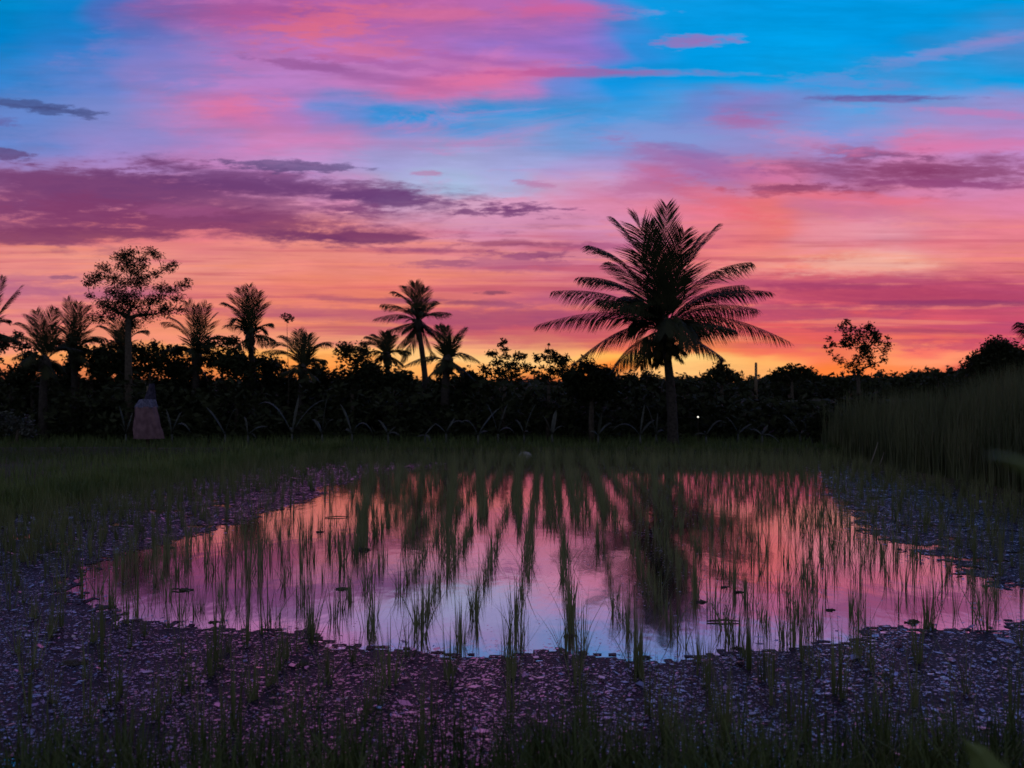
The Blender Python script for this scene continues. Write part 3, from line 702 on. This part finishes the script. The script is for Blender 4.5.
tree('broadleaf_tree', (505,440), 34, (505,385), [(504,342,3.5),(500,345,3),(505,350,3.5),(506,357,4),(494,354,4.5),(489,353,3),(497,363,5),(508,366,6),(518,357,5),(515,366,6),(523,356,4),(500,373,8),(486,371,6),(515,375,8),(527,368,6),(483,366,2.5)],
  'knobbly small tree with a tufted pointed top in the middle of the tree line', 'tree', 43, .13, 2.0, .08)
tree('bare_top_tree', (548,440), 33, (549,385), rpx(530,352,570,378,3,7,18,5,ell)+[(548,351,3),(549,345,1.5),(544,356,3),(559,357,3),(562,362,4),(538,360,4),(553,358,4)],
  'twiggy bush with thin shoots poking up, left of the largest palm', 'tree', 44, .12, 1.6, .07)
tree('round_bush', (592,440), 31, (592,395), rpx(568,363,616,400,6,10,36,6,ell),
  'smooth rounded bush under the left fronds of the largest palm', 'bush', 45, .14, 2.6, .08)
tree('broadleaf_tree', (858,430), 60, (858,372), rpx(838,326,878,352,4,7,13,8,ell)+[(847,322,4),(842,328,5),(869,327,4),(875,336,5),(888,345,4),(884,350,5),(829,339,3),(833,345,3.5),(825,347,2.5),(888,338,3),(836,358,4),(830,352,2.5),(858,359,6),(868,357,6),(884,360,4),(842,362,4),(857,368,7),(872,365,5),(850,366,5),(864,345,6)],
  'lone round tree with a lacy crown rising behind the right tall grass', 'tree', 46, .2, 1.3, .13, flat=.9)
tree('conical_tree', (722,430), 90, (722,380), [(721,361,3),(720,366,5),(724,371,6),(716,372,6),(730,375,6),(709,377,7),(722,378,9),(736,377,6)],
  'small pointed tree on the horizon right of the largest palm', 'tree', 47, .4, 2.6, .15)
tree('horizon_bush', (792,430), 90, (792,382), [(782,372,6),(790,369,5),(799,370,6),(775,376,6),(806,373,6),(792,377,9),(812,376,6)],
  'low broad bush on the horizon left of the lone round tree', 'bush', 48, .4, 2.6, .15)
tree('hump_tree', (1008,430), 45, (1008,385), rpx(966,345,1062,420,8,13,110,12,lambda a, b_: a*a+(b_*.9)**2 < 1 if b_ < 0 else abs(a) < 1)+[(988,350,8),(998,347,7),(1010,349,8),(978,358,7)],
  'dark dome-shaped tree crown behind the right tall grass', 'tree', 49, .17, 2.2, .16)
tree('dark_bush', (823,440), 29, (823,425), rpx(810,412,836,440,5,8,20,14,ell),
  'small dark round bush at the left end of the right tall grass', 'bush', 50, .12, 2.6, .06)
tree('pale_shrub', (18,440), 30, (18,430), rpx(-8,414,34,436,4,7,26,15,lambda a, b_: b_ > -.7+.5*a),
  'pale grey-green shrub low at the left frame edge', 'bush', 51, .12, .7, .05, mat='banana')
tree('sapling', (287,440), 35, (287,330), [(284,316,3),(290,317,3),(287,320,2.5),(292,320,2)],
  'thin sapling with one small leaf tuft standing alone above the low palm', 'tree', 52, .11, 1.8, .012, twig=.008)
# lower trees filling the left tree line; each its own tree
FL = [(10,358,26,26),(32,378,22,18),(60,374,24,20),(92,360,24,26),(112,368,22,22),(150,356,26,24),(172,370,24,22),(190,376,22,20),(222,360,24,22),(236,374,22,22),(262,374,18,18),(280,382,18,16),(322,382,18,14),(366,383,18,14),(395,385,20,12),(455,392,22,15),(474,384,16,12),(612,386,22,14),(642,390,24,14),(690,390,24,12)]
names = ['at the left frame edge','below the second palm','between two left palms','left of the broadleaf trunk','behind the broadleaf trunk','right of the broadleaf tree','under the bushy palm','right of the bushy palm','left of the spiky tall palm','under the spiky tall palm','right of the spiky tall palm','under the low ragged palm','right of the low ragged palm','right of the small leafy tree','below the slender tall palm','below the short curling palm','left of the knobbly tree','left of the largest palm trunk','just behind the largest palm trunk','right of the largest palm trunk']
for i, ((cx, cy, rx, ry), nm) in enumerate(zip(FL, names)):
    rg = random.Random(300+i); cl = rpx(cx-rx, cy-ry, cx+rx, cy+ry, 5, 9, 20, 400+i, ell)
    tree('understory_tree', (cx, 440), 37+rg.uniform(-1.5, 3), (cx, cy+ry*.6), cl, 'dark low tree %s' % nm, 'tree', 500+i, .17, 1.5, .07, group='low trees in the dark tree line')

# dense undergrowth that closes the tree line, and the far woods
rg = random.Random(9)
def top_of(px):
    pts = [(-300,385),(0,384),(60,382),(130,382),(190,384),(250,386),(300,384),(350,386),(420,386),(480,383),(530,380),(570,382),(620,384),(660,388),(700,392),(760,396),(830,398),(900,398),(1100,398),(1400,398)]
    for (a, ya), (b_, yb) in zip(pts, pts[1:]):
        if px <= b_: return ya+(yb-ya)*(px-a)/(b_-a)
    return 398
mb = MB()
for q in range(1900):
    Y = rg.uniform(50, 66); px = rg.uniform(-330, 1250); yt = top_of(px)-13*noise.noise(Vector((px*.024, 0, 1)))-7*noise.noise(Vector((px*.11, 0, 4)))
    ztop = CZ+(HOR-yt)/F*Y; r_ = rg.uniform(.55, .95); z = rg.uniform(-1.0, max(.2, ztop-r_*.5))
    leafcloud(mb, Vector(((px-512)/F*Y, Y, z)), r_, 34, .42, rg, .8)
for q in range(260):      # solid dark hearts of the bushes
    px = -350+q*6.2; Y = rg.uniform(61, 64.5); zt = CZ+(HOR-top_of(px)-5)/F*Y
    mb.lump(((px-512)/F*Y, Y, zt*.42-.5), (.95, .8, zt*.50+.6), rg, amp=.5)
tag(mb.build('undergrowth', M['tree_leaf']), kind='stuff', label='dark tangled undergrowth closing the tree line', cat='undergrowth')
mb = MB()
def wood_top(px):
    pts = [(-400,378),(600,378),(660,377),(680,376),(700,377),(730,379),(750,377),(770,373),(800,371),(830,374),(850,372),(900,374),(915,369),(930,368),(945,370),(960,366),(985,362),(1100,360),(1500,368)]
    for (a, ya), (b_, yb) in zip(pts, pts[1:]):
        if px <= b_: return ya+(yb-ya)*(px-a)/(b_-a)
    return 370
for q in range(2600):
    Y = rg.uniform(150, 185); px = -400+1850*q/2600; yt = wood_top(px)+2.2*noise.noise(Vector((px*.09, 2, 1)))*2+1.5*noise.noise(Vector((px*.4, 2, 1)))
    zt = CZ+(HOR-yt)/F*Y; r_ = rg.uniform(.8, 1.6); z = zt-r_*rg.uniform(.5, 2.4)
    leafcloud(mb, Vector(((px-512)/F*Y, Y, z)), r_, 16, .9, rg, .8)
for q in range(420):
    px = -420+q*4.6; Y = rg.uniform(165, 190); zt = CZ+(HOR-wood_top(px)-3)/F*Y
    mb.lump(((px-512)/F*Y, Y, zt*.45), (1.6, 1.4, zt*.52), rg, 8, 5, amp=.5)
tag(mb.build('distant_woods', M['tree_leaf']), kind='stuff', label='far low woods along the glowing horizon', cat='woods')

# thin post standing on the horizon
a = at(756, 392, 80); a.z = .1; mb = MB(); top = at(756, 362.5, 80)
mb.tube([a, top], [.13, .1], 8)
tag(mb.build('post', M['wood'], origin=a, smooth=True), 'thin upright post on the horizon right of the largest palm', 'post')

# ------------------------------------------------------------------ banana-like plants with arching pale leaves
def broad_leaf(mb, p0, p1, p2, w, rg, seg=9, fold=.35):
    prev = None
    for i in range(seg+1):
        t = i/seg; p = bez(p0, p1, p2, t); tg = (bez(p0, p1, p2, min(1, t+.03))-bez(p0, p1, p2, max(0, t-.03))).normalized()
        s = tg.cross(Vector((0, 0, 1))); s = s.normalized() if s.length > .05 else Vector((0, 1, 0))
        ww = w*max(.04, math.sin(math.pi*min(1, .05+t*.95))**.7)*(1+.1*rg.uniform(-1, 1)); dr = Vector((0, 0, -ww*fold))
        cur = (p-s*ww+dr, p, p+s*ww+dr)
        if prev: mb.quad(prev[0], prev[1], cur[1], cur[0]); mb.quad(prev[1], prev[2], cur[2], cur[1])
        prev = cur
def banana(px, Y, label, leaves, seed, mat='banana', h=.6, group='banana-leaved plants before the tree line'):
    rg = random.Random(seed); Y *= 1.5; x = (px-512)/F*Y; b_ = Vector((x, Y, hgt(x, Y)))
    root = empty('banana_plant', b_); tag(root, label, 'plant', group)
    mb = MB(); top = b_+Vector((0, 0, h)); mb.tube([b_, b_+Vector((.01, 0, h*.5)), top], [.07, .055, .03], 8)
    mb.build('stem', M['banana'], root, b_, True)
    for (tx, ty, ar, dyy) in leaves:
        e = at(tx, ty, Y+dyy); mid = (top+e)/2+Vector((0, 0, (ar*1.15+.1)*(e-top).length))
        mb = MB(); broad_leaf(mb, top, mid, e, rg.uniform(.05, .12), rg)
        mb.tube([bez(top, mid, e, k_/6)+Vector((0, 0, .004)) for k_ in range(7)], [.02]*6+[.006], 4)
        o = mb.build('leaf', M[mat], root, b_, True)
BP = [(126,31,'banana-leaved plant just left of the pink cloth, two upright leaves',[(119,406,.1,.1),(120,424,.2,-.2),(133,412,.05,.2)]),
 (172,31,'banana-leaved plant right of the pink cloth with one broad bluish drooping leaf',[(191,433,.75,-.3),(166,409,.1,.2),(182,412,.2,.3)]),
 (225,31,'plant with a forked pale leaf, left of the arching stems',[(206,407,.1,.1),(237,409,.3,-.2),(224,434,.5,.2)]),
 (248,30,'low curled pale-leaved plant left of the small stone-like stump',[(244,418,.5,.2),(268,427,.2,-.2),(257,440,.6,0)]),
 (292,31,'plant with two long pale arches meeting in a stout bulbous stem',[(258,405,.45,0),(290,432,.9,.4),(326,400,.2,.1),(299,396,0,.3)]),
 (322,30.5,'plant with a single leaf rising steeply to the right, below the low ragged palm',[(327,399,.1,0),(312,420,.4,.3),(334,420,.3,-.3)]),
 (352,31,'plant with one long leaf arching down to the right under the small leafy tree',[(374,436,.9,0),(340,404,.15,.4),(345,430,.4,.2)]),
 (388,30.5,'low plant with short crossed pale leaves below the slender tall palm',[(396,427,.1,0),(378,420,.2,.3),(400,436,.3,-.3)]),
 (425,30,'sprawling plant with a flat pale leaf near the ground in the middle',[(417,437,.1,0),(431,443,.4,-.3),(436,424,.1,.2)]),
 (446,31,'plant with two thin upright forked leaves, middle of the field edge',[(434,423,.1,0),(455,418,.1,.2),(465,424,.5,-.2)]),
 (478,30,'plant with a hooked leaf left of the knobbly tree',[(460,424,.6,0),(488,432,.3,.3),(500,408,.1,.2)]),
 (498,31,'tall leafy plant standing below the knobbly tree',[(487,404,.1,0),(508,404,.1,.3),(502,418,.2,-.2),(515,434,.6,0)]),
 (524,31,'plant with one upright pale leaf leaning right, left of the twiggy bush',[(536,404,.1,0),(515,420,.3,.3),(528,432,.4,-.3)]),
 (552,30.5,'plant with a narrow leaf leaning left below the twiggy bush',[(543,416,.1,0),(566,428,.4,.2),(556,410,.05,.3)]),
 (598,30,'plant with low crossed leaves under the smooth rounded bush',[(590,432,.4,0),(612,424,.3,.2),(602,414,.1,-.2)]),
 (640,30,'plant with a long flat arching leaf just left of the largest palm trunk',[(612,431,.5,0),(655,420,.2,.3),(645,403,.05,.2)]),
 (656,30.5,'short upright plant touching the largest palm trunk',[(646,405,.1,0),(658,412,0,.2),(664,432,.6,.1)]),
 (706,30,'low plant right of the largest palm trunk with pale flat leaves',[(694,436,.3,0),(722,421,.3,.2),(704,432,.4,-.2)]),
 (738,31,'plant with a long leaf rising left, under the horizon post',[(725,417,.2,0),(752,424,.1,.2),(742,424,.05,-.1)]),
 (762,30,'plant with a flat pale ground leaf right of the horizon post',[(780,444,.3,0),(750,430,.3,.3),(768,425,.1,.2)]),
 (800,30,'fan of thin pale leaves leaning left near the right tall grass',[(783,415,.12,0),(789,422,.1,.2),(808,428,.2,.2),(795,430,.2,-.2)]),
 (812,30.5,'outermost pale-leaved plant beside the small dark round bush',[(818,436,.4,0),(801,420,.1,.2),(806,440,.3,-.3)])]
for i, (px, Y, lb, lv) in enumerate(BP): banana(px, Y, lb, lv, 700+i)

# ------------------------------------------------------------------ pink cloth wrapped round a post
b_ = at(148, 436, 46); b_.z = at(0, 438.5, 46).z; root = empty('draped_post', b_)
tag(root, 'pale pink cloth hanging skirt-like from a post with bluish folds at its top', 'cloth')
mb = MB(); mb.tube([b_+Vector((0, 0, -.6)), b_+Vector((0, 0, 1.5)), b_+Vector((.01, 0, 2.4))], [.09, .08, .07], 8); mb.build('post', M['wood'], root, b_, True)
def skirt(z0, z1, wl0, wr0, wl1, wr1, folds, amp, name, mat, dep=.4, closed=True):
    mb = MB(); NS = 56; NR = 14; n0 = 0
    for i in range(NR+1):
        t = i/NR; z = z0+(z1-z0)*t
        wl = wl0+(wl1-wl0)*t; wr = wr0+(wr1-wr0)*t
        for j in range(NS):
            a = 2*math.pi*j/NS; k_ = 1+amp*(1-.6*t)*math.sin(a*folds+2*t)+.10*noise.noise(Vector((math.cos(a)*2, math.sin(a)*2, z*2.2+folds)))*(1.2-t)+.05*noise.noise(Vector((a*3, z*6, 1)))
            cx = (wl+wr)/2; hw = (wr-wl)/2
            mb.v.append(b_+Vector((cx+math.cos(a)*hw*k_, math.sin(a)*dep*(.5+.5*hw/.4)*k_, z)))
    for i in range(NR):
        for j in range(NS):
            j2 = (j+1) % NS; mb.f.append((i*NS+j, i*NS+j2, (i+1)*NS+j2, (i+1)*NS+j)); mb.m.append(0)
    mb.f.append(tuple(NR*NS+j for j in range(NS))); mb.m.append(0)
    return mb.build(name, M[mat], root, b_, True)
sx_ = 46/F
skirt(.0, 1.47, -13*sx_, 14.5*sx_, -12*sx_, 8*sx_, 11, .12, 'cloth_drape', 'cloth')
skirt(1.43, 1.80, -12.4*sx_, 8.4*sx_, -8*sx_, 7.5*sx_, 6, .13, 'sash', 'sash')
skirt(1.78, 2.52, -3.0*sx_, 7.2*sx_, 1.5*sx_, 6.2*sx_, 4, .2, 'upper_cloth', 'blue_cloth', .22)

# small pale stone on the far bund
p = at(525, 457, 22.5); mb = MB(); mb.lump(p, (.17, .14, .12), rnd, amp=.3)
tag(mb.build('stone', M['stone'], origin=p, smooth=True), 'small pale rounded stone on the far bund in the middle', 'stone')
# tiny lit lamp among the plants
p = at(698, 436, 47); p.z = -1.1; root = empty('lamp_post', p); tag(root, 'tiny lit lamp on a dark pole right of the largest palm trunk', 'lamp')
mb = MB(); q_ = at(698, 417, 47); mb.tube([p, q_-Vector((0, 0, .05))], [.02, .015], 6); mb.build('pole', M['bark'], root, p)
mb = MB(); mb.lump(q_, (.04, .04, .04), rnd, amp=0.0); mb.build('bulb', M['lamp'], root, p, True)

# out-of-focus broad leaves close to the camera on the right
def nearleaf(Y, p0, p1, p2, w, label, name='grass_leaf'):
    a, b2, c = at(*p0, Y), at(*p1, Y), at(*p2, Y+.05); mb = MB(); mb2 = MB()
    prev = None
    for i in range(11):
        t = i/10; p = bez(a, b2, c, t); tg = (bez(a, b2, c, min(1, t+.03))-bez(a, b2, c, max(0, t-.03))).normalized()
        s = tg.cross(Vector((0, 1, 0))).normalized(); ww = w*max(.03, math.sin(math.pi*(.08+.92*t))**.8)
        cur = (p-s*ww+Vector((0, .01, 0)), p, p+s*ww+Vector((0, .008, 0)))
        if prev: mb.quad(prev[0], prev[1], cur[1], cur[0]); mb.quad(prev[1], prev[2], cur[2], cur[1])
        prev = cur
    root_ = mb.build(name, M['bankgrass'], origin=a, smooth=True)
    return tag(root_, label, 'leaf')
nearleaf(1.7, (1080, 1350), (1040, 780), (965, 742), .05, 'large blurred dark leaf reaching in at the bottom right corner')
nearleaf(.8, (1130, 560), (1060, 462), (988, 455), .0075, 'blurred bright green leaf tip floating over the right tall grass')

# ------------------------------------------------------------------ camera and output
cam = bpy.data.cameras.new('camera'); co = bpy.data.objects.new('camera', cam); C.objects.link(co)
co.location = (0, 0, CZ); cam.sensor_width = 36; cam.lens = 36*F/1024
co.rotation_euler = (R(90)+math.atan((HOR-384)/F), 0, 0)
cam.clip_start = .05; cam.clip_end = 8000
cam.dof.use_dof = True; cam.dof.focus_distance = 9.5; cam.dof.aperture_fstop = 2.8
sc = bpy.context.scene; sc.camera = co
vs = sc.view_settings; vs.view_transform = 'Standard'; vs.look = 'None'; vs.exposure = 0; vs.gamma = 1; vs.use_curve_mapping = False
sc.render.engine = 'CYCLES'; sc.cycles.max_bounces = 4; sc.cycles.diffuse_bounces = 1; sc.cycles.glossy_bounces = 2; sc.cycles.use_denoising = True
